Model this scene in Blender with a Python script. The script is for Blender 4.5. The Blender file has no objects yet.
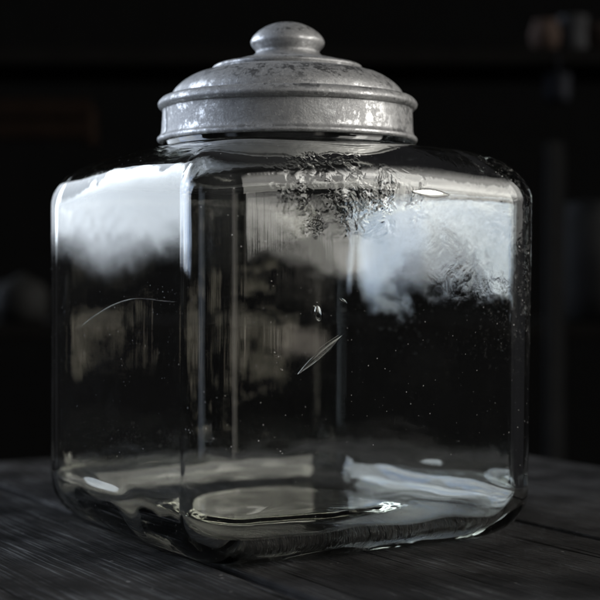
import bpy, bmesh, math, random
import numpy as np
from mathutils import Vector, Matrix, noise

R = math.radians
S = bpy.context.scene
COL = S.collection
random.seed(4)

# ------------------------------------------------------------------ camera
ANG = 0.540                      # turn of the jar about the vertical
CAM = Vector((0.0108, -0.9120, 0.158))
cd = bpy.data.cameras.new('camera')
cam = bpy.data.objects.new('camera', cd)
COL.objects.link(cam)
S.camera = cam
cd.sensor_width = 36.0
cd.lens = 1480 / 600 * 36.0
cam.location = CAM
cam.rotation_euler = (R(90), 0, 0)
cd.shift_y = -28 / 600           # horizon a little above the middle of the frame
cd.clip_start = 0.05
cd.clip_end = 200
cd.dof.use_dof = True
cd.dof.focus_distance = 0.815
cd.dof.aperture_fstop = 6.8

S.view_settings.view_transform = 'Standard'
S.view_settings.look = 'None'
S.view_settings.exposure = 0.0
S.view_settings.gamma = 1.0
S.render.engine = 'CYCLES'
S.cycles.use_denoising = True
S.cycles.use_adaptive_sampling = True
S.cycles.adaptive_threshold = 0.03
S.cycles.max_bounces = 16
S.cycles.transmission_bounces = 14
S.cycles.glossy_bounces = 10
S.cycles.diffuse_bounces = 3
S.cycles.caustics_reflective = True
S.cycles.caustics_refractive = True
S.cycles.blur_glossy = 0.3
S.cycles.sample_clamp_indirect = 6


# ------------------------------------------------------------------ node helpers
class NT:
    def __init__(self, tree):
        self.t = tree
        self.n = tree.nodes
        self.l = tree.links

    def put(self, sock, v):
        if isinstance(v, bpy.types.NodeSocket):
            self.l.new(v, sock)
        elif v is not None:
            sock.default_value = v

    def math(self, op, a, b=None, c=None, clamp=False):
        n = self.n.new('ShaderNodeMath')
        n.operation = op
        n.use_clamp = clamp
        for i, v in enumerate((a, b, c)):
            self.put(n.inputs[i], v)
        return n.outputs[0]

    def step(self, v, lo, hi):
        n = self.n.new('ShaderNodeMapRange')
        n.interpolation_type = 'SMOOTHSTEP'
        self.put(n.inputs[0], v)
        self.put(n.inputs[1], lo)
        self.put(n.inputs[2], hi)
        n.inputs[3].default_value = 0
        n.inputs[4].default_value = 1
        return n.outputs[0]

    def mix(self, f, a, b, blend='MIX'):
        n = self.n.new('ShaderNodeMix')
        n.data_type = 'RGBA'
        n.blend_type = blend
        self.put(n.inputs[0], f)
        for s, v in ((n.inputs[6], a), (n.inputs[7], b)):
            if isinstance(v, tuple):
                v = (*v, 1) if len(v) == 3 else v
            self.put(s, v)
        return n.outputs[2]

    def noise(self, vec, scale, detail=4, rough=0.55, dist=0.0):
        n = self.n.new('ShaderNodeTexNoise')
        self.put(n.inputs['Vector'], vec)
        n.inputs['Scale'].default_value = scale
        n.inputs['Detail'].default_value = detail
        n.inputs['Roughness'].default_value = rough
        n.inputs['Distortion'].default_value = dist
        return n.outputs[0]

    def scale(self, vec, s, off=(0, 0, 0)):
        n = self.n.new('ShaderNodeMapping')
        self.put(n.inputs[0], vec)
        n.inputs['Scale'].default_value = s
        n.inputs['Location'].default_value = off
        return n.outputs[0]

    def coord(self, name='Object'):
        return self.n.new('ShaderNodeTexCoord').outputs[name]

    def sep(self, v):
        n = self.n.new('ShaderNodeSeparateXYZ')
        self.put(n.inputs[0], v)
        return n.outputs

    def comb(self, x, y, z):
        n = self.n.new('ShaderNodeCombineXYZ')
        for i, v in enumerate((x, y, z)):
            self.put(n.inputs[i], v)
        return n.outputs[0]

    def bump(self, h, strength, dist, normal=None):
        n = self.n.new('ShaderNodeBump')
        n.inputs['Strength'].default_value = strength
        n.inputs['Distance'].default_value = dist
        self.put(n.inputs['Height'], h)
        if normal is not None:
            self.put(n.inputs['Normal'], normal)
        return n.outputs[0]


# ------------------------------------------------------------------ world: overcast sky seen on two sides, between a tree line and a dark eave
w = bpy.data.worlds.new('World')
S.world = w
w.use_nodes = True
w.node_tree.nodes.clear()
k = NT(w.node_tree)
dx, dy, dz = k.sep(k.coord('Generated'))
az = k.math('MULTIPLY', k.math('ARCTAN2', dx, dy), 180 / math.pi)     # 0 ahead, + to the right
el = k.math('MULTIPLY', k.math('ARCSINE', dz), 180 / math.pi)
ae = k.comb(az, el, 0.0)
rag = k.noise(ae, 0.8, 6, 0.65)
rag2 = k.noise(ae, 0.09, 3, 0.5)
cloud = k.noise(k.scale(ae, (1, 1.6, 1)), 0.06, 5, 0.6)


def patch(a0, a1, e0, e1, sa, se, amp, top=8.0):
    """a window of sky: azimuth a0..a1, elevation e0..e1, uneven edges"""
    j = k.math('MULTIPLY', k.math('SUBTRACT', rag, 0.5), amp)
    j2 = k.math('MULTIPLY', k.math('SUBTRACT', rag2, 0.5), amp * 1.2)
    e = k.math('ADD', k.math('ADD', el, j), j2)
    a = k.math('ADD', az, j)
    hi = (a1 - sa, a1 + sa) if not isinstance(a1, bpy.types.NodeSocket) else (k.math('SUBTRACT', a1, sa), k.math('ADD', a1, sa))
    m = k.math('MULTIPLY', k.step(a, a0 - sa, a0 + sa), k.math('SUBTRACT', 1.0, k.step(a, *hi)))
    m2 = k.math('MULTIPLY', k.step(e, e0 - se, e0 + se), k.math('SUBTRACT', 1.0, k.step(e, e1 - top, e1 + top)))
    return k.math('MULTIPLY', m, m2)


def col(c, s):
    return tuple(x * s for x in c)


sky = k.mix(k.step(cloud, 0.35, 0.65), (0.42, 0.56, 0.84), (0.90, 0.95, 1.0))
sky2 = k.mix(cloud, (0.72, 0.82, 0.96), (0.84, 0.91, 1.0))
left_near = k.mix(patch(-62.5, -34, 1.4, 40, 0.6, 0.8, 0.15), (0, 0, 0), k.mix(1.0, sky2, col((1, 1, 1), 3.8), 'MULTIPLY'))
left_far = k.mix(patch(-96, -62.5, 0.5, 40, 0.6, 0.18, 0.7), (0, 0, 0), k.mix(1.0, sky, col((1, 1, 1), 6.6), 'MULTIPLY'))
left_sky = k.mix(1.0, left_near, left_far, 'ADD')
warm = k.mix(cloud, (0.78, 0.74, 0.68), (0.92, 0.92, 0.90))
right_sky = k.mix(patch(84, 121.2, 1.2, 38, 0.5, 0.2, 0.3), (0, 0, 0), k.mix(1.0, warm, k.mix(k.step(el, 2, 9), k.mix(k.step(az, 115.5, 118.5), col((1, 1, 1), 1.8), col((1, 1, 1), 4.2)), k.mix(k.math('MULTIPLY', k.step(az, 101, 104), k.math('SUBTRACT', 1.0, k.step(az, 114, 117))), col((1, 1, 1), 6.5), col((1, 1, 1), 14.0))), 'MULTIPLY'))
# a shed with a grey panel and a lit gable beyond the right-hand opening
panel = k.mix(patch(122.4, 125.6, -0.4, 2.4, 0.35, 0.4, 1.0, 0.6), (0, 0, 0), k.mix(k.noise(k.scale(ae, (1, 0.3, 1)), 1.1, 3, 0.6), (0.05, 0.045, 0.04), (0.62, 0.57, 0.51)))
gable = k.mix(patch(122.7, k.math('ADD', 126.4, k.math('MULTIPLY', el, 0.7)), -3.0, -1.85, 0.2, 0.2, 0.5, 0.15), (0, 0, 0), (1.6, 1.45, 1.25))
dark_band = k.math('MULTIPLY', k.step(k.math('ADD', az, k.math('MULTIPLY', k.math('SUBTRACT', rag, 0.5), 6.0)), 112, 116), k.step(el, 2.4, 4))  # dark band added in the right sky to blacken part of the shoulder's reflection
right_sky = k.mix(dark_band, right_sky, (0.02, 0.02, 0.02))
high = k.mix(patch(110, 131, 10, 38, 1.0, 1.0, 3.0), (0, 0, 0), k.mix(1.0, warm, col((1, 1, 1), 4.2), 'MULTIPLY'))
right_sky = k.mix(1.0, right_sky, high, 'ADD')
right_sky = k.mix(1.0, k.mix(1.0, right_sky, panel, 'ADD'), gable, 'ADD')
aaz = k.math('ABSOLUTE', az)
amb = k.mix(k.math('MULTIPLY', k.step(el, 5, 55), k.step(aaz, 75, 110)), (0.010, 0.010, 0.011), (0.11, 0.11, 0.11))
amb = k.mix(k.math('MULTIPLY', k.step(aaz, 135, 155), k.step(el, -1, 3)), amb, (0.15, 0.15, 0.15))
# two invented glowing slits behind the camera, added for pale lines on the near corner
added_slit1 = k.mix(patch(-133, -124, -18, 22, 3.0, 4.0, 2.0), (0, 0, 0), (0.5, 0.58, 0.7))
added_slit2 = k.mix(patch(148, 155, -18, 14, 2.5, 4.0, 2.0), (0, 0, 0), (0.7, 0.66, 0.6))
amb = k.mix(1.0, amb, k.mix(1.0, added_slit1, added_slit2, 'ADD'), 'ADD')
tot = k.mix(1.0, k.mix(1.0, left_sky, right_sky, 'ADD'), amb, 'ADD')
bg = k.n.new('ShaderNodeBackground')
k.put(bg.inputs[0], tot)
bg.inputs[1].default_value = 1.0
wo = k.n.new('ShaderNodeOutputWorld')
k.l.new(bg.outputs[0], wo.inputs[0])
w.cycles.sampling_method = 'MANUAL'
w.cycles.sample_map_resolution = 1024


# ------------------------------------------------------------------ object helpers
def tag(o, label=None, cat=None, group=None, kind=None):
    for kk, v in (('label', label), ('category', cat), ('group', group), ('kind', kind)):
        if v:
            o[kk] = v
    return o


def mesh(name, verts, faces, mat, parent=None, smooth=True):
    me = bpy.data.meshes.new(name)
    me.from_pydata([tuple(v) for v in verts], [], faces)
    me.update()
    if smooth:
        me.polygons.foreach_set('use_smooth', [True] * len(me.polygons))
    o = bpy.data.objects.new(name, me)
    COL.objects.link(o)
    if mat:
        me.materials.append(mat)
    if parent:
        o.parent = parent
    return o


def empty(name, loc, rz=0):
    o = bpy.data.objects.new(name, None)
    o.empty_display_size = 0.05
    COL.objects.link(o)
    o.location = loc
    o.rotation_euler = (0, 0, rz)
    return o


def material(name):
    m = bpy.data.materials.new(name)
    m.use_nodes = True
    m.node_tree.nodes.clear()
    kk = NT(m.node_tree)
    out = kk.n.new('ShaderNodeOutputMaterial')
    return m, kk, out


def principled(kk, out, base, rough, metal=0.0, normal=None, spec=0.5):
    p = kk.n.new('ShaderNodeBsdfPrincipled')
    kk.put(p.inputs['Base Color'], (*base, 1) if isinstance(base, tuple) else base)
    kk.put(p.inputs['Roughness'], rough)
    kk.put(p.inputs['Metallic'], metal)
    p.inputs['Specular IOR Level'].default_value = spec
    if normal is not None:
        kk.put(p.inputs['Normal'], normal)
    kk.l.new(p.outputs[0], out.inputs[0])
    return p


# ------------------------------------------------------------------ materials
def mat_wood():
    m, kk, out = material('weathered_wood')
    c = kk.coord()
    x, y, z = kk.sep(c)                         # planks run along local y
    warp = kk.noise(kk.scale(c, (9, 1.6, 1)), 1.0, 3, 0.5)
    xw = kk.math('ADD', x, kk.math('MULTIPLY', warp, 0.010))
    gv = kk.comb(xw, kk.math('MULTIPLY', y, 0.030), z)
    grain = kk.noise(gv, 420, 4, 0.65)
    band = kk.noise(kk.comb(xw, kk.math('MULTIPLY', y, 0.06), z), 70, 4, 0.6)
    cloud = kk.noise(c, 14, 5, 0.6)
    fine = kk.noise(c, 900, 3, 0.6)
    crack = kk.step(kk.noise(kk.comb(xw, kk.math('MULTIPLY', y, 0.018), z), 190, 2, 0.5), 0.67, 0.72)
    col1 = kk.mix(band, (0.009, 0.0087, 0.0086), (0.042, 0.041, 0.040))
    col2 = kk.mix(kk.step(cloud, 0.35, 0.75), col1, (0.062, 0.060, 0.0588))
    col3 = kk.mix(kk.math('MULTIPLY', kk.step(grain, 0.45, 0.75), 0.5), col2, (0.004, 0.004, 0.004))
    col4 = kk.mix(kk.math('MULTIPLY', crack, 0.8), col3, (0.002, 0.002, 0.002))
    vc = kk.n.new('ShaderNodeTexVoronoi')
    kk.put(vc.inputs['Vector'], c)
    vc.inputs['Scale'].default_value = 95
    cr = kk.math('MULTIPLY', kk.math('SUBTRACT', 1.0, kk.step(vc.outputs['Distance'], 0.06, 0.14)), kk.step(kk.noise(c, 60, 2, 0.5), 0.60, 0.63))
    col4 = kk.mix(kk.math('MULTIPLY', cr, 0.9), col4, (0.20, 0.19, 0.18))
    ridge = kk.math('MULTIPLY', kk.step(grain, 0.50, 0.66), kk.step(cloud, 0.35, 0.65))
    ro = kk.math('SUBTRACT', 0.80, kk.math('MULTIPLY', ridge, 0.36))
    h = kk.math('ADD', kk.math('MULTIPLY', grain, 1.0), kk.math('MULTIPLY', band, 1.1))
    h = kk.math('SUBTRACT', h, kk.math('MULTIPLY', crack, 0.9))
    h = kk.math('ADD', h, kk.math('MULTIPLY', fine, 0.12))
    p = principled(kk, out, col4, ro, 0, kk.bump(h, 1.0, 0.0032))
    kk.put(p.inputs['Specular IOR Level'], kk.math('MULTIPLY', ridge, 0.75))
    p.inputs['IOR'].default_value = 1.35
    return m


def mat_zinc():
    m, kk, out = material('oxidised_zinc')
    c = kk.coord()
    a = kk.noise(c, 45, 5, 0.65)
    b = kk.noise(c, 190, 4, 0.7)
    f = kk.noise(c, 900, 3, 0.7)
    big = kk.noise(c, 22, 5, 0.65)
    g = kk.noise(c, 420, 4, 0.75)
    mott = kk.math('ADD', kk.math('MULTIPLY', a, 0.40), kk.math('ADD', kk.math('MULTIPLY', b, 0.32), kk.math('MULTIPLY', g, 0.28)))
    worn = kk.step(mott, 0.48, 0.56)            # bare bright metal showing through grey oxide
    oxide = kk.mix(big, (0.31, 0.31, 0.312), (0.46, 0.455, 0.447))
    oxide = kk.mix(kk.step(g, 0.42, 0.66), oxide, (0.27, 0.27, 0.272))
    oxide = kk.mix(kk.step(f, 0.55, 0.72), oxide, (0.62, 0.615, 0.605))
    base = kk.mix(kk.math('MULTIPLY', worn, 0.75), oxide, (0.56, 0.56, 0.56))
    ro = kk.math('SUBTRACT', 0.64, kk.math('MULTIPLY', worn, 0.25))
    h = kk.math('ADD', kk.math('MULTIPLY', b, 0.6), kk.math('MULTIPLY', f, 0.35))
    h = kk.math('ADD', h, kk.math('MULTIPLY', a, 0.8))
    me = kk.math('ADD', 0.75, kk.math('MULTIPLY', worn, 0.25))
    principled(kk, out, base, ro, me, kk.bump(h, 0.5, 0.0007))
    return m


def mat_glass(name='old_glass', dust=True):
    m, kk, out = material(name)
    g = kk.n.new('ShaderNodeBsdfGlass')
    g.inputs['IOR'].default_value = 1.5
    g.inputs['Roughness'].default_value = 0.0
    g.inputs['Color'].default_value = (0.982, 0.985, 0.970, 1)
    sh = g.outputs[0]
    if dust:
        c = kk.coord()
        x, y, z = kk.sep(c)
        # crinkled, chilled skin near the shoulder of the right face
        n1 = kk.noise(c, 125, 2, 0.5, 0.3)
        n2 = kk.noise(c, 130, 2, 0.5, 0.6)
        n3 = kk.noise(c, 28, 2, 0.5)
        zone = kk.math('MULTIPLY', kk.math('MULTIPLY', kk.step(z, 0.170, 0.204), kk.math('SUBTRACT', 1.0, kk.step(z, 0.208, 0.222))), kk.step(kk.math('SUBTRACT', 0.0, y), 0.085, 0.10))
        patchy = kk.step(kk.noise(c, 55, 3, 0.6, 0.8), 0.40, 0.62)
        side = kk.math('MULTIPLY', kk.step(kk.math('ADD', x, kk.math('MULTIPLY', n3, 0.05)), -0.055, -0.02), kk.math('SUBTRACT', 1.0, kk.step(kk.math('ADD', x, kk.math('MULTIPLY', n3, 0.06)), 0.02, 0.07)))
        zone = kk.math('MULTIPLY', kk.math('MULTIPLY', zone, side), patchy)
        h = kk.math('MULTIPLY', kk.math('ADD', kk.math('SUBTRACT', n1, 0.5), kk.math('MULTIPLY', kk.math('SUBTRACT', n2, 0.5), 0.25)), zone)
        soft = kk.noise(c, 26, 2, 0.5)
        streak = kk.noise(kk.scale(c, (1, 1, 0.035)), 210, 3, 0.6)
        h2 = kk.math('ADD', kk.math('MULTIPLY', h, 0.0014), kk.math('MULTIPLY', soft, 0.00016))
        h2 = kk.math('ADD', h2, kk.math('MULTIPLY', kk.math('MULTIPLY', streak, 0.000014), kk.step(z, 0.06, 0.11)))
        wr = kk.noise(kk.scale(c, (1, 1, 0.6)), 95, 3, 0.55, 1.4)
        wz = kk.math('MULTIPLY', kk.step(x, 0.0, 0.06), kk.math('MULTIPLY', kk.step(z, 0.12, 0.17), kk.math('SUBTRACT', 1.0, kk.step(y, -0.10, -0.08))))
        h2 = kk.math('ADD', h2, kk.math('MULTIPLY', kk.math('MULTIPLY', wr, 0.00013), wz))
        edge = kk.math('SUBTRACT', 1.0, kk.step(kk.math('ADD', x, y), -0.215, -0.165))
        line = kk.noise(kk.scale(c, (1, 1, 0.012)), 330, 2, 0.6)
        h2 = kk.math('ADD', h2, kk.math('MULTIPLY', kk.math('MULTIPLY', line, 0.00005), kk.math('MULTIPLY', edge, kk.step(z, 0.04, 0.09))))
        nm = kk.bump(h2, 1.0, 1.0)
        kk.put(g.inputs['Normal'], nm)
        # dust: fine specks and a thin greyish film
        vor = kk.n.new('ShaderNodeTexVoronoi')
        vor.feature = 'F1'
        kk.put(vor.inputs['Vector'], c)
        vor.inputs['Scale'].default_value = 260
        dots = kk.math('SUBTRACT', 1.0, kk.step(vor.outputs['Distance'], 0.05, 0.13))
        pick = kk.step(kk.noise(c, 330, 1, 0.5), 0.53, 0.60)
        vo2 = kk.n.new('ShaderNodeTexVoronoi')
        kk.put(vo2.inputs['Vector'], c)
        vo2.inputs['Scale'].default_value = 430
        dot2 = kk.math('MULTIPLY', kk.math('SUBTRACT', 1.0, kk.step(vo2.outputs['Distance'], 0.05, 0.16)), kk.step(kk.noise(c, 500, 1, 0.5), 0.50, 0.56))
        dots = kk.math('ADD', dots, kk.math('MULTIPLY', dot2, 0.25))
        cl = kk.step(kk.noise(c, 18, 3, 0.6), 0.45, 0.7)
        dots = kk.math('MULTIPLY', kk.math('MULTIPLY', dots, pick), kk.math('ADD', kk.math('ADD', 0.35, cl), kk.math('MULTIPLY', kk.math('MULTIPLY', kk.step(x, 0.06, 0.11), kk.step(z, 0.07, 0.15)), 2.0)))
        film = kk.math('MULTIPLY', kk.step(kk.noise(c, 30, 5, 0.7), 0.45, 0.85), 0.005)
        dz_ = kk.math('MULTIPLY', kk.step(kk.math('ADD', x, kk.math('MULTIPLY', kk.noise(c, 22, 3, 0.6), 0.09)), 0.075, 0.15), kk.math('MULTIPLY', kk.step(z, 0.085, 0.15), kk.math('SUBTRACT', 1.0, kk.step(y, -0.10, -0.06))))
        grit = kk.step(kk.noise(c, 260, 4, 0.75), 0.56, 0.68)
        smear = kk.step(kk.noise(kk.scale(c, (1, 1, 0.3)), 60, 4, 0.65), 0.50, 0.75)
        dirt = kk.math('MULTIPLY', dz_, kk.math('ADD', kk.math('MULTIPLY', grit, 0.10), kk.math('MULTIPLY', smear, 0.035)))
        fac = kk.math('ADD', kk.math('ADD', kk.math('MULTIPLY', dots, 0.5), dirt), film, clamp=True)
        d = kk.n.new('ShaderNodeBsdfDiffuse')
        d.inputs['Color'].default_value = (0.75, 0.74, 0.72, 1)
        mx = kk.n.new('ShaderNodeMixShader')
        kk.put(mx.inputs[0], fac)
        kk.l.new(g.outputs[0], mx.inputs[1])
        kk.l.new(d.outputs[0], mx.inputs[2])
        sh = mx.outputs[0]
    kk.l.new(sh, out.inputs[0])
    return m


def mat_plain(name, base, rough=0.7, var=0.3, scale=20):
    m, kk, out = material(name)
    n = kk.noise(kk.coord(), scale, 4, 0.6)
    lo = tuple(x * (1 - var) for x in base)
    hi = tuple(x * (1 + var) for x in base)
    principled(kk, out, kk.mix(n, lo, hi), rough, 0, kk.bump(n, 0.3, 0.01), 0.05)
    return m


WOOD = mat_wood()
ZINC = mat_zinc()
GLASS = mat_glass()
CLEAR = mat_glass('bubble_glass', False)

# ------------------------------------------------------------------ table top: heavy old planks running away to the left
ca, sa_ = math.cos(ANG), math.sin(ANG)


def make_table():
    t = empty('wooden_table', (0, 0, 0), ANG)
    tag(t, 'dark weathered plank table that the square glass jar stands on', 'table')
    SEAM = -0.0880                          # one joint passes under the left side of the jar
    edges = [SEAM - 0.52, SEAM - 0.255, SEAM, SEAM + 0.232, SEAM + 0.46]
    rnd = random.Random(3)
    V, F = [], []
    for i in range(len(edges) - 1):
        x0, x1 = edges[i] + 0.0040, edges[i + 1] - 0.0040
        zt = rnd.uniform(-0.0006, 0.0) if i != 2 else 0.0
        prof = [(x0, -0.034), (x0, zt - 0.0018), (x0 + 0.0005, zt - 0.0007), (x0 + 0.0013, zt - 0.00015), (x0 + 0.003, zt),
                (x1 - 0.003, zt), (x1 - 0.0013, zt - 0.00015), (x1 - 0.0005, zt - 0.0007), (x1, zt - 0.0018), (x1, -0.034)]
        ys = np.linspace(-0.62, 0.40, 90)
        b = len(V)
        for j, y in enumerate(ys):
            for q, (px, pz) in enumerate(prof):
                wob = 0.0012 * (noise.noise((y * 14, i * 7.3 + (q > 4) * 3.1, 0.5))) if 0 < q < 9 else 0
                V.append((px + wob * (1 if q < 5 else -1), y, pz))
        n = len(prof)
        for j in range(len(ys) - 1):
            for q in range(n):
                q2 = (q + 1) % n
                F.append((b + j * n + q, b + j * n + q2, b + (j + 1) * n + q2, b + (j + 1) * n + q))
        F.append(tuple(b + q for q in range(n))[::-1])
        F.append(tuple(b + (len(ys) - 1) * n + q for q in range(n)))
    top = mesh('tabletop', V, F, WOOD, t, False)
    bm = bmesh.new()
    bm.from_mesh(top.data)
    bmesh.ops.recalc_face_normals(bm, faces=bm.faces)
    bm.to_mesh(top.data)
    bm.free()
    return t


make_table()

# ------------------------------------------------------------------ glass jar
H = 0.1146          # half width
RC = 0.026          # plan corner radius
ZT = 0.2328          # height of the neck root
LIDX = 0.0032       # the neck sits a few millimetres off the middle
RN = 0.0760         # neck radius


def plan_points(n):
    """angles spread along the rounded square, denser round the corners"""
    th = np.linspace(0, 2 * np.pi, 20001)
    r = plan(th, H, RC, 0.0)
    x, y = r * np.cos(th), r * np.sin(th)
    ds = np.hypot(np.diff(x), np.diff(y))
    c = H - RC
    mx, my = (x[1:] + x[:-1]) / 2, (y[1:] + y[:-1]) / 2
    wgt = np.where((np.abs(mx) > c * 0.97) & (np.abs(my) > c * 0.97), 3.5, 1.0)
    s = np.concatenate(([0], np.cumsum(ds * wgt)))
    return np.interp(np.arange(n) / n * s[-1], s, th)


def plan(th, h, rc, bulge):
    x, y = np.abs(np.cos(th)), np.abs(np.sin(th))
    big, sml = np.maximum(x, y), np.minimum(x, y)
    c = h - rc
    q = sml / big * h
    flat = h / big
    dot = c * (big + sml)
    disc = np.maximum(dot * dot - 2 * c * c + rc * rc, 0)
    corner = dot + np.sqrt(disc)
    r = np.where(q <= c, flat, corner)
    u = np.clip(q / max(c, 1e-6), 0, 1)
    return r + bulge * (1 - u * u) ** 2


def fbm(x, y, z, o=2):
    return noise.fractal((x, y, z), 1.0, 2.0, o, noise_basis='PERLIN_ORIGINAL')


def make_jar():
    root = empty('glass_jar', (0, 0, 0.0008), ANG)
    tag(root, 'large square clear glass storage jar with rounded shoulders and round neck under the zinc lid', 'jar')
    N = 440
    th = plan_points(N)
    cs, sn = np.cos(th), np.sin(th)
    loops = []      # (radius array, z array, wave amplitude)

    def sq(inset, rc, bulge):
        return plan(th, H - inset, rc, bulge)

    # outer skin, from the middle of the base upward
    def add(r, z, a):
        loops.append((r, np.full(N, z) if np.isscalar(z) else z, a))

    for f in np.linspace(0.02, 1, 26):
        rr_ = sq(0.026, RC * 0.9, 0) * f
        q = np.clip((0.084 - rr_) / 0.022, 0, 1)
        add(rr_, 0.004 * q * q * (3 - 2 * q), 0.3)
    for p in np.linspace(0, 90, 16)[1:]:
        cph, sph = math.cos(R(p)), math.sin(R(p))
        add(sq(0.026 * (1 - sph), RC * (0.9 + 0.1 * sph), 0.0012 * sph), 0.028 * (1 - cph), 0.6)
    B = 0.83
    ref = sq(0, RC, 0.0012)
    corner = np.clip((ref - H) / (ref.max() - H), 0, 1) ** 0.8     # the shoulder rolls over earlier at the corners
    zs = ZT - 0.0016 - (0.0260 + 0.0060 * corner)
    for f in np.linspace(0, 1, 70)[1:]:
        add(sq(0, RC, 0.0012 + 0.0016 * math.sin(math.pi * f)), 0.028 + (zs - 0.028) * f, 1.0)
    hv = ZT - 0.0016 - zs
    for p in np.linspace(0, 84, 28)[1:]:
        cph, sph = math.cos(R(p)), math.sin(R(p))
        b = B * (1 - cph)
        add(ref * (1 - b) + b * RN, zs + hv * sph, 1.0)
    b0 = B * (1 - math.cos(R(84)))
    zz0 = zs + hv * math.sin(R(84))
    for f in np.linspace(0, 1, 46)[1:]:      # fine concentric rings round the root of the neck
        b = b0 + (0.985 - b0) * f
        ring = 0.00042 * math.sin(f * 6 * math.pi) * math.sin(math.pi * min(1, f * 1.02)) * (0.6 + 0.4 * math.sin(f * 9))
        add(ref * (1 - b) + b * RN, zz0 + (ZT - zz0) * f ** 1.6 + ring, 0.6)
    # neck with two thread rings and a rolled lip
    prof = [(0.0764, ZT + 0.0008), (0.0762, ZT + 0.002), (0.0763, ZT + 0.0032), (0.0763, ZT + 0.0042), (0.0764, ZT + 0.0052),
            (0.0762, ZT + 0.0062), (0.0758, ZT + 0.0072), (0.0750, ZT + 0.0085), (0.0745, ZT + 0.011), (0.0749, ZT + 0.0125),
            (0.0745, ZT + 0.014), (0.0745, ZT + 0.022), (0.0738, ZT + 0.0245), (0.0722, ZT + 0.0255), (0.0706, ZT + 0.0245),
            (0.0700, ZT + 0.022), (0.0698, ZT + 0.012), (0.0698, ZT + 0.004)]
    for r, z in prof:
        add(np.full(N, r), z, 0.15)
    n_outer = len(loops)
    # inner skin, from the neck down
    TW = 0.0062
    RI = 0.0698
    zi = zs - 0.002
    hvi = ZT - 0.0016 - 0.0065 - zi
    refi = plan(th, H - TW, RC - 0.004, 0.0008)
    Bi = 0.87
    bi0 = Bi * (1 - math.cos(R(84)))
    zz1 = zi + hvi * math.sin(R(84))
    for f in np.linspace(1, 0, 8)[:-1]:
        b = bi0 + (0.99 - bi0) * f
        add(refi * (1 - b) + b * RI, zz1 + (ZT - 0.0016 - zz1) * f ** 1.6, 0.8)
    for p in np.linspace(84, 0, 28):
        b = Bi * (1 - math.cos(R(p)))
        add(refi * (1 - b) + b * RI, zi + hvi * math.sin(R(p)), 1.6)
    zb, rb = 0.0090, 0.022
    for f in np.linspace(0, 1, 70)[1:]:
        add(plan(th, H - TW, RC - 0.004, 0.0008 + 0.001 * math.sin(math.pi * f)), zi + (zb + rb - zi) * f, 1.6)
    for p in np.linspace(0, 90, 18)[1:]:
        cph, sph = math.cos(R(p)), math.sin(R(p))
        i = TW + rb * (1 - cph)
        add(plan(th, H - i, RC - 0.004 + 0.004 * (1 - cph), 0.0008 * cph), zb + rb * (1 - sph), 1.6)
    last = plan(th, H - TW - rb, RC, 0)
    for f in np.linspace(1, 0.02, 34)[1:]:       # round push-up in the floor
        rr_ = last * f
        wv = np.array([0.0035 * fbm(2.2 * a, 1.3 * b, 4.0, 2) for a, b in zip(cs, sn)])
        q = np.clip((0.081 + wv - rr_) / 0.020, 0, 1)
        add(rr_, zb + 0.0075 * q * q * (3 - 2 * q), 1.0)

    ox, oy = LIDX * math.cos(ANG), -LIDX * math.sin(ANG)
    V = []
    for li, (r, z, amp) in enumerate(loops):
        inner = li >= n_outer
        for j in range(N):
            x, y, zz = r[j] * cs[j], r[j] * sn[j], z[j]
            o = 17.3 if inner else 0.0
            # hand-pressed glass: slow waves, and faint vertical draw lines in the wall
            d = 0.00016 * amp * fbm(x * 13 + o, y * 13, zz * 10, 2) * (0.7 if inner else 1)
            if 0.075 < zz < 0.185:
                d += 0.00001 * min(1, (zz - 0.075) / 0.03) * amp * noise.noise((x * 160 + o, y * 160, zz * 2.5))
            if inner and zz < 0.036:
                d += 0.0019 * fbm(x * 17, y * 17, zz * 12 + 9, 2) * min(1.0, (0.036 - zz) / 0.012) * min(1.0, r[j] / 0.09)
            rr = r[j] + d
            if cs[j] > 0 and zz < ZT - 0.006:       # the far right wall leans outward a little
                rr += 0.028 * (zz - 0.115) * min(1.0, max(0.0, (cs[j] - 0.60) / 0.25)) * min(1.0, zz / 0.03)
            dz = 0
            if (zz < 0.03 or zz > 0.195) and zz < ZT - 0.001:
                dz = 0.0005 * amp  * fbm(x * 19 + o, y * 19, 3.3, 2) * (0 if (not inner and zz < 0.002) else 1)
            wn = min(1.0, max(0.0, (zz - ZT + 0.02) / 0.018))
            wn = wn * wn * (3 - 2 * wn)
            V.append((rr * cs[j] + ox * wn, rr * sn[j] + oy * wn, zz + dz))
    F = []
    L = len(loops)
    for i in range(L - 1):
        for j in range(N):
            j2 = (j + 1) % N
            F.append((i * N + j, i * N + j2, (i + 1) * N + j2, (i + 1) * N + j))
    F.append(tuple(range(N))[::-1])
    F.append(tuple((L - 1) * N + j for j in range(N)))
    body = mesh('glass_body', V, F, GLASS, root)

    # air bubbles caught in the right-hand wall: (along face, height, half length, half width, tilt)
    for u, z, a, b, tilt, name in ((-0.0440, 0.1350, 0.0044, 0.0024, 98, 'air_bubble'), (-0.0430, 0.1130, 0.0172, 0.0022, 36, 'air_bubble'),
                                   (0.0310, 0.2015, 0.0135, 0.0028, -3, 'air_bubble'),
                                   (-0.0275, 0.1415, 0.0022, 0.0009, -40, 'air_bubble')):
        bm = bmesh.new()
        bmesh.ops.create_icosphere(bm, subdivisions=4, radius=1)
        for v in bm.verts:
            tx = 1 - 0.55 * abs(v.co.x) ** 2 if a > 0.01 else 1
            v.co = Vector((v.co.x * a, v.co.y * 0.0006, v.co.z * b * tx))
        bmesh.ops.reverse_faces(bm, faces=bm.faces)
        me = bpy.data.meshes.new(name)
        bm.to_mesh(me)
        bm.free()
        me.polygons.foreach_set('use_smooth', [True] * len(me.polygons))
        me.materials.append(CLEAR)
        o = bpy.data.objects.new(name, me)
        COL.objects.link(o)
        o.parent = root
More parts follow.
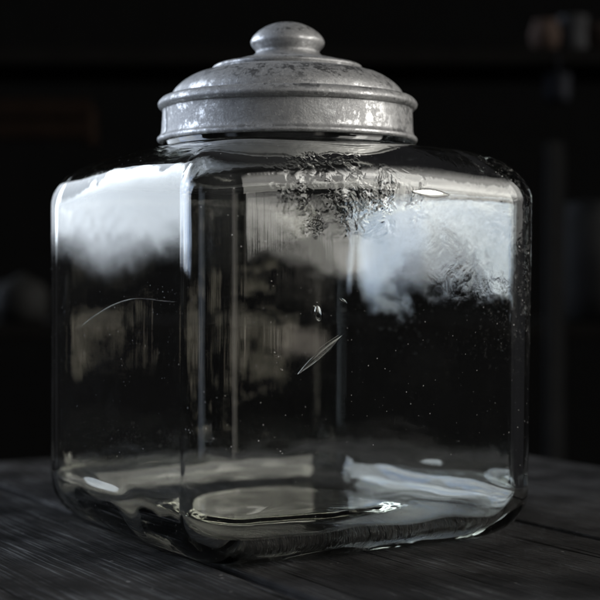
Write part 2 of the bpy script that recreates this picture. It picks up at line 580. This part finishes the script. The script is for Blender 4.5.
        o.location = (u, -(H - TW / 2 + 0.001) if z < 0.19 else -(H - TW / 2 - 0.002), z)
        o.rotation_euler = (0 if z < 0.19 else R(-14), R(-tilt), 0)
    pts = [(-(H - 0.0022), 0.0500 - 0.132 * t, 0.122 + 0.021 * math.sin(min(1, t * 1.25) * 1.7) - 0.004 * max(0, t - 0.6)) for t in np.linspace(0, 1, 40)]
    V, F = [], []
    for i, p in enumerate(pts):
        rr = 0.00022 * (0.15 + 0.85 * math.sin(math.pi * i / 39))
        for q in range(8):
            a = q * math.pi / 4
            V.append((p[0] + rr * math.cos(a), p[1], p[2] + rr * 1.6 * math.sin(a)))
    for i in range(39):
        for q in range(8):
            q2 = (q + 1) % 8
            F.append((i * 8 + q, i * 8 + q2, (i + 1) * 8 + q2, (i + 1) * 8 + q))
    F += [tuple(range(8))[::-1], tuple(39 * 8 + q for q in range(8))]
    th_ = mesh('air_thread', V, F, CLEAR, root)
    bm = bmesh.new()
    bm.from_mesh(th_.data)
    bmesh.ops.recalc_face_normals(bm, faces=bm.faces)
    bmesh.ops.reverse_faces(bm, faces=bm.faces)
    bm.to_mesh(th_.data)
    bm.free()
    return root


make_jar()

# ------------------------------------------------------------------ zinc lid
LS = 0.0006174


def ly(y):
    return 0.158 + (272 - y) * LS


def make_lid():
    root = empty('jar_lid', (LIDX, 0, ly(143.5)), 0)
    tag(root, 'round domed grey zinc lid with a turned knob on the glass jar', 'lid')
    z0 = ly(143.5)

    def lathe(name, pts, slit=None, mat=None, n=220, sub=5, dent=0.0004):
        pts = [(r * LS, ly(y) - z0) for r, y in pts]
        # Catmull-Rom through the profile
        P = []
        for i in range(len(pts) - 1):
            p0 = pts[max(i - 1, 0)]
            p1, p2 = pts[i], pts[i + 1]
            p3 = pts[min(i + 2, len(pts) - 1)]
            for s in range(sub):
                t = s / sub
                P.append(tuple(0.5 * (2 * p1[q] + (p2[q] - p0[q]) * t + (2 * p0[q] - 5 * p1[q] + 4 * p2[q] - p3[q]) * t * t
                                      + (3 * p1[q] - p0[q] - 3 * p2[q] + p3[q]) * t ** 3) for q in (0, 1)))
        P.append(pts[-1])
        V, F = [], []
        for r, z in P:
            r = max(r, 1e-5)
            for j in range(n):
                a = 2 * math.pi * j / n
                x, y = math.cos(a), math.sin(a)
                d = dent * fbm(x * r * 30, y * r * 30, z * 30 + 5, 2)
                if slit is not None and z > 0.0025:
                    q = math.atan2(math.sin(a - slit), math.cos(a - slit)) + 0.5 * (z - 0.012) / 0.02 * 0.12
                    d -= 0.0016 * math.exp(-(q / 0.013) ** 2)
                V.append(((r + d) * x, (r + d) * y, z + d * 0.6))
        for i in range(len(P) - 1):
            for j in range(n):
                j2 = (j + 1) % n
                F.append((i * n + j, (i + 1) * n + j, (i + 1) * n + j2, i * n + j2))
        return mesh(name, V, F, mat or ZINC, root)

    lathe('knob', [(0.01, 22.8), (6, 23), (15, 25), (24, 29), (31, 34), (35.5, 39), (37.2, 43), (36, 47), (33.2, 50),
                   (32, 52.5), (33.2, 55), (37, 57.5), (42, 59.5), (44, 61.5)])
    lathe('dome', [(43, 60), (47, 60.5), (52, 61.8), (60, 64), (67, 65.4), (72, 66.6), (74.6, 68.2), (74.8, 70.2), (74.2, 71.6), (77, 72.4), (84, 74),
                   (92, 76.3), (100, 80.5), (107, 85.5), (112.5, 91), (115.2, 95.8), (116.2, 98.6), (119, 99.4), (122.5, 98.9), (126, 101),
                   (128.6, 104.5), (128.8, 107.5), (127, 110.2), (124.6, 111.5)])
    lathe('band', [(124.4, 111), (124.2, 114), (124.4, 120), (124.8, 128), (125.2, 134), (126.5, 137), (128.6, 139.2), (129.2, 141.2),
                   (128.4, 143), (126.4, 143.6), (124.2, 142.5), (123.4, 139), (123, 128), (122.8, 113)], slit=R(-161), n=900)
    lathe('added_liner', [(0.01, 67), (30, 67.5), (55, 69.5), (72, 74), (90, 81), (103, 88), (112, 96), (118, 103), (121, 108), (122, 114), (122.3, 126), (122.3, 138)],  # invented dark sheet inside the lid, added to darken the view through the neck
          mat=mat_plain('added_liner_black', (0.035, 0.034, 0.033), 0.85, 0.3, 60))
    return root


make_lid()

# ------------------------------------------------------------------ what stands in the dark behind (far out of focus)
YB = 1.19                    # distance of the rack behind the jar
PX = (YB + 0.912) / 1480     # size of one picture unit at that distance


def at(px, py):
    return Vector((CAM.x + (px - 300) * PX, YB, CAM.z + (272 - py) * PX))


def beam(bm, p0, p1, wx, wz, bev=0.003):
    """a bevelled bar from p0 to p1"""
    c = (Vector(p0) + Vector(p1)) / 2
    d = Vector(p1) - Vector(p0)
    r = bmesh.ops.create_cube(bm, size=1.0)
    q = d.to_track_quat('Y', 'Z')
    M = Matrix.Translation(c) @ q.to_matrix().to_4x4() @ Matrix.Diagonal((wx, d.length, wz, 1))
    bmesh.ops.transform(bm, matrix=M, verts=r['verts'])
    es = {e for v in r['verts'] for e in v.link_edges}
    bmesh.ops.bevel(bm, geom=list(es), offset=bev, segments=2, affect='EDGES')


def bobj(name, bm, mat, parent=None, smooth=False):
    me = bpy.data.meshes.new(name)
    bm.to_mesh(me)
    bm.free()
    me.materials.append(mat)
    if smooth:
        me.polygons.foreach_set('use_smooth', [True] * len(me.polygons))
    o = bpy.data.objects.new(name, me)
    COL.objects.link(o)
    o.parent = parent
    return o


def turned(name, prof, mat, loc, label, cat, n=40):
    V, F = [], []
    for r, z in prof:
        for j in range(n):
            a = 2 * math.pi * j / n
            V.append((max(r, 1e-4) * math.cos(a), max(r, 1e-4) * math.sin(a), z))
    for i in range(len(prof) - 1):
        for j in range(n):
            j2 = (j + 1) % n
            F.append((i * n + j, i * n + j2, (i + 1) * n + j2, (i + 1) * n + j))
    F.append(tuple(range(n))[::-1])
    F.append(tuple((len(prof) - 1) * n + j for j in range(n)))
    o = mesh(name, V, F, mat)
    o.location = loc
    return tag(o, label, cat)


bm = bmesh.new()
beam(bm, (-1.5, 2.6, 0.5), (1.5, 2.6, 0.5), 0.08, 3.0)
tag(bobj('back_wall', bm, mat_plain('near_black_wall', (0.004, 0.004, 0.004), 0.9)), kind='structure')  # plain near-black wall behind the rack

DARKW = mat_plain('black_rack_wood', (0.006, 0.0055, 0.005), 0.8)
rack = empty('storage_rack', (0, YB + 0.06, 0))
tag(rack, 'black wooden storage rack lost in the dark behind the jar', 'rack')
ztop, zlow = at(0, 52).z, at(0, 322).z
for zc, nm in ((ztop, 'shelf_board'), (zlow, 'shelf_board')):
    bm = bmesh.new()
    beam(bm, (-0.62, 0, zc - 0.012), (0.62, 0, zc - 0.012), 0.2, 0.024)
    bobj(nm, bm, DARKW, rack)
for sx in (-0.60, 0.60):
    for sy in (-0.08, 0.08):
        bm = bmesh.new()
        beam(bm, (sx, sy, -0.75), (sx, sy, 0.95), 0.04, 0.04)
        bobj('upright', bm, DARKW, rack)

turned('clay_pot', [(0.012, 0), (0.017, 0.003), (0.021, 0.014), (0.022, 0.024), (0.019, 0.034), (0.0165, 0.038), (0.018, 0.042), (0.016, 0.043), (0.014, 0.038), (0.012, 0.02)],
       mat_plain('brown_clay', (0.05, 0.034, 0.027), 0.7), (at(545, 0).x, YB, ztop + 0.001), 'small brown clay pot blurred in the dark at upper right', 'pot')
turned('tin_mug', [(0.019, 0), (0.0205, 0.002), (0.021, 0.02), (0.021, 0.048), (0.022, 0.05), (0.0195, 0.049), (0.019, 0.02), (0.018, 0.006)],
       mat_plain('dull_tin', (0.042, 0.042, 0.044), 0.6), (at(574, 0).x, YB + 0.01, ztop + 0.001), 'small grey tin mug between the two brown pots in the dark', 'mug')
turned('clay_bowl', [(0.012, 0), (0.016, 0.002), (0.024, 0.014), (0.030, 0.032), (0.031, 0.038), (0.029, 0.037), (0.022, 0.016), (0.012, 0.006)],
       mat_plain('red_clay', (0.05, 0.036, 0.03), 0.7), (at(606, 0).x, YB + 0.02, ztop + 0.001), 'brown clay bowl cut by the right edge on the dark shelf', 'bowl')
turned('stone_crock', [(0.040, 0), (0.050, 0.006), (0.060, 0.04), (0.064, 0.09), (0.058, 0.13), (0.044, 0.152), (0.040, 0.160), (0.044, 0.168), (0.038, 0.17), (0.036, 0.15)],
       mat_plain('grey_stoneware', (0.022, 0.022, 0.022), 0.6), (at(598, 0).x, YB + 0.02, zlow + 0.001), 'dim grey stoneware crock beside the pale post at right', 'crock')
turned('round_tin', [(0.028, 0), (0.034, 0.004), (0.038, 0.02), (0.037, 0.042), (0.028, 0.056), (0.012, 0.061), (0.008, 0.066), (0.002, 0.068)],
       mat_plain('grey_tin', (0.013, 0.013, 0.0125), 0.6), (at(22, 0).x, YB, zlow + 0.001), 'dim grey round tin in the dark left of the jar', 'tin')

post = at(541.5, 149)
bm = bmesh.new()
beam(bm, (post.x, YB - 0.11, -0.75), (post.x, YB - 0.11, post.z), 0.024, 0.024)
tag(bobj('wooden_post', bm, mat_plain('grey_post', (0.016, 0.016, 0.016), 0.7)), 'pale grey upright post standing in the dark right of the jar', 'post')

bx = empty('wooden_crate', (at(40, 0).x, YB - 0.02, at(0, 145).z), 0)
tag(bx, 'dim brown plank crate hanging in the dark left of the lid', 'crate')
CR = mat_plain('crate_wood', (0.010, 0.006, 0.004), 0.8)
for i in range(2):
    bm = bmesh.new()
    beam(bm, (-0.095, -0.06, 0.014 + i * 0.029), (0.085, -0.06, 0.014 + i * 0.029), 0.012, 0.027)
    bobj('front_board', bm, CR, bx)
for x in (-0.082, 0.072):
    bm = bmesh.new()
    beam(bm, (x, -0.053, 0.028), (x, 0.06, 0.028), 0.012, 0.055)
    bobj('end_board', bm, CR, bx)

cup = empty('hanging_cup', (at(553, 0).x, YB - 0.03, ztop - 0.075), 0)
tag(cup, 'small dim enamel cup hanging from a hook below the pots', 'cup')
EN = mat_plain('dull_enamel', (0.016, 0.017, 0.021), 0.6)
o = turned('cup_body', [(0.012, 0), (0.018, 0.002), (0.019, 0.014), (0.0195, 0.036), (0.0205, 0.038), (0.0185, 0.037), (0.018, 0.014), (0.012, 0.004)], EN, (0, 0, 0), None, None)
o.parent = cup
bm = bmesh.new()
for i in range(8):
    a0, a1 = math.pi * i / 8, math.pi * (i + 1) / 8
    beam(bm, (0, 0.0195 * math.cos(a0), 0.037 + 0.030 * math.sin(a0)), (0, 0.0195 * math.cos(a1), 0.037 + 0.030 * math.sin(a1)), 0.004, 0.003, 0.0008)
bobj('handle', bm, EN, cup)
bm = bmesh.new()
beam(bm, (0, 0, 0.0655), (0, 0, 0.0765), 0.003, 0.003, 0.0006)
tag(bobj('hook', bm, EN, cup))
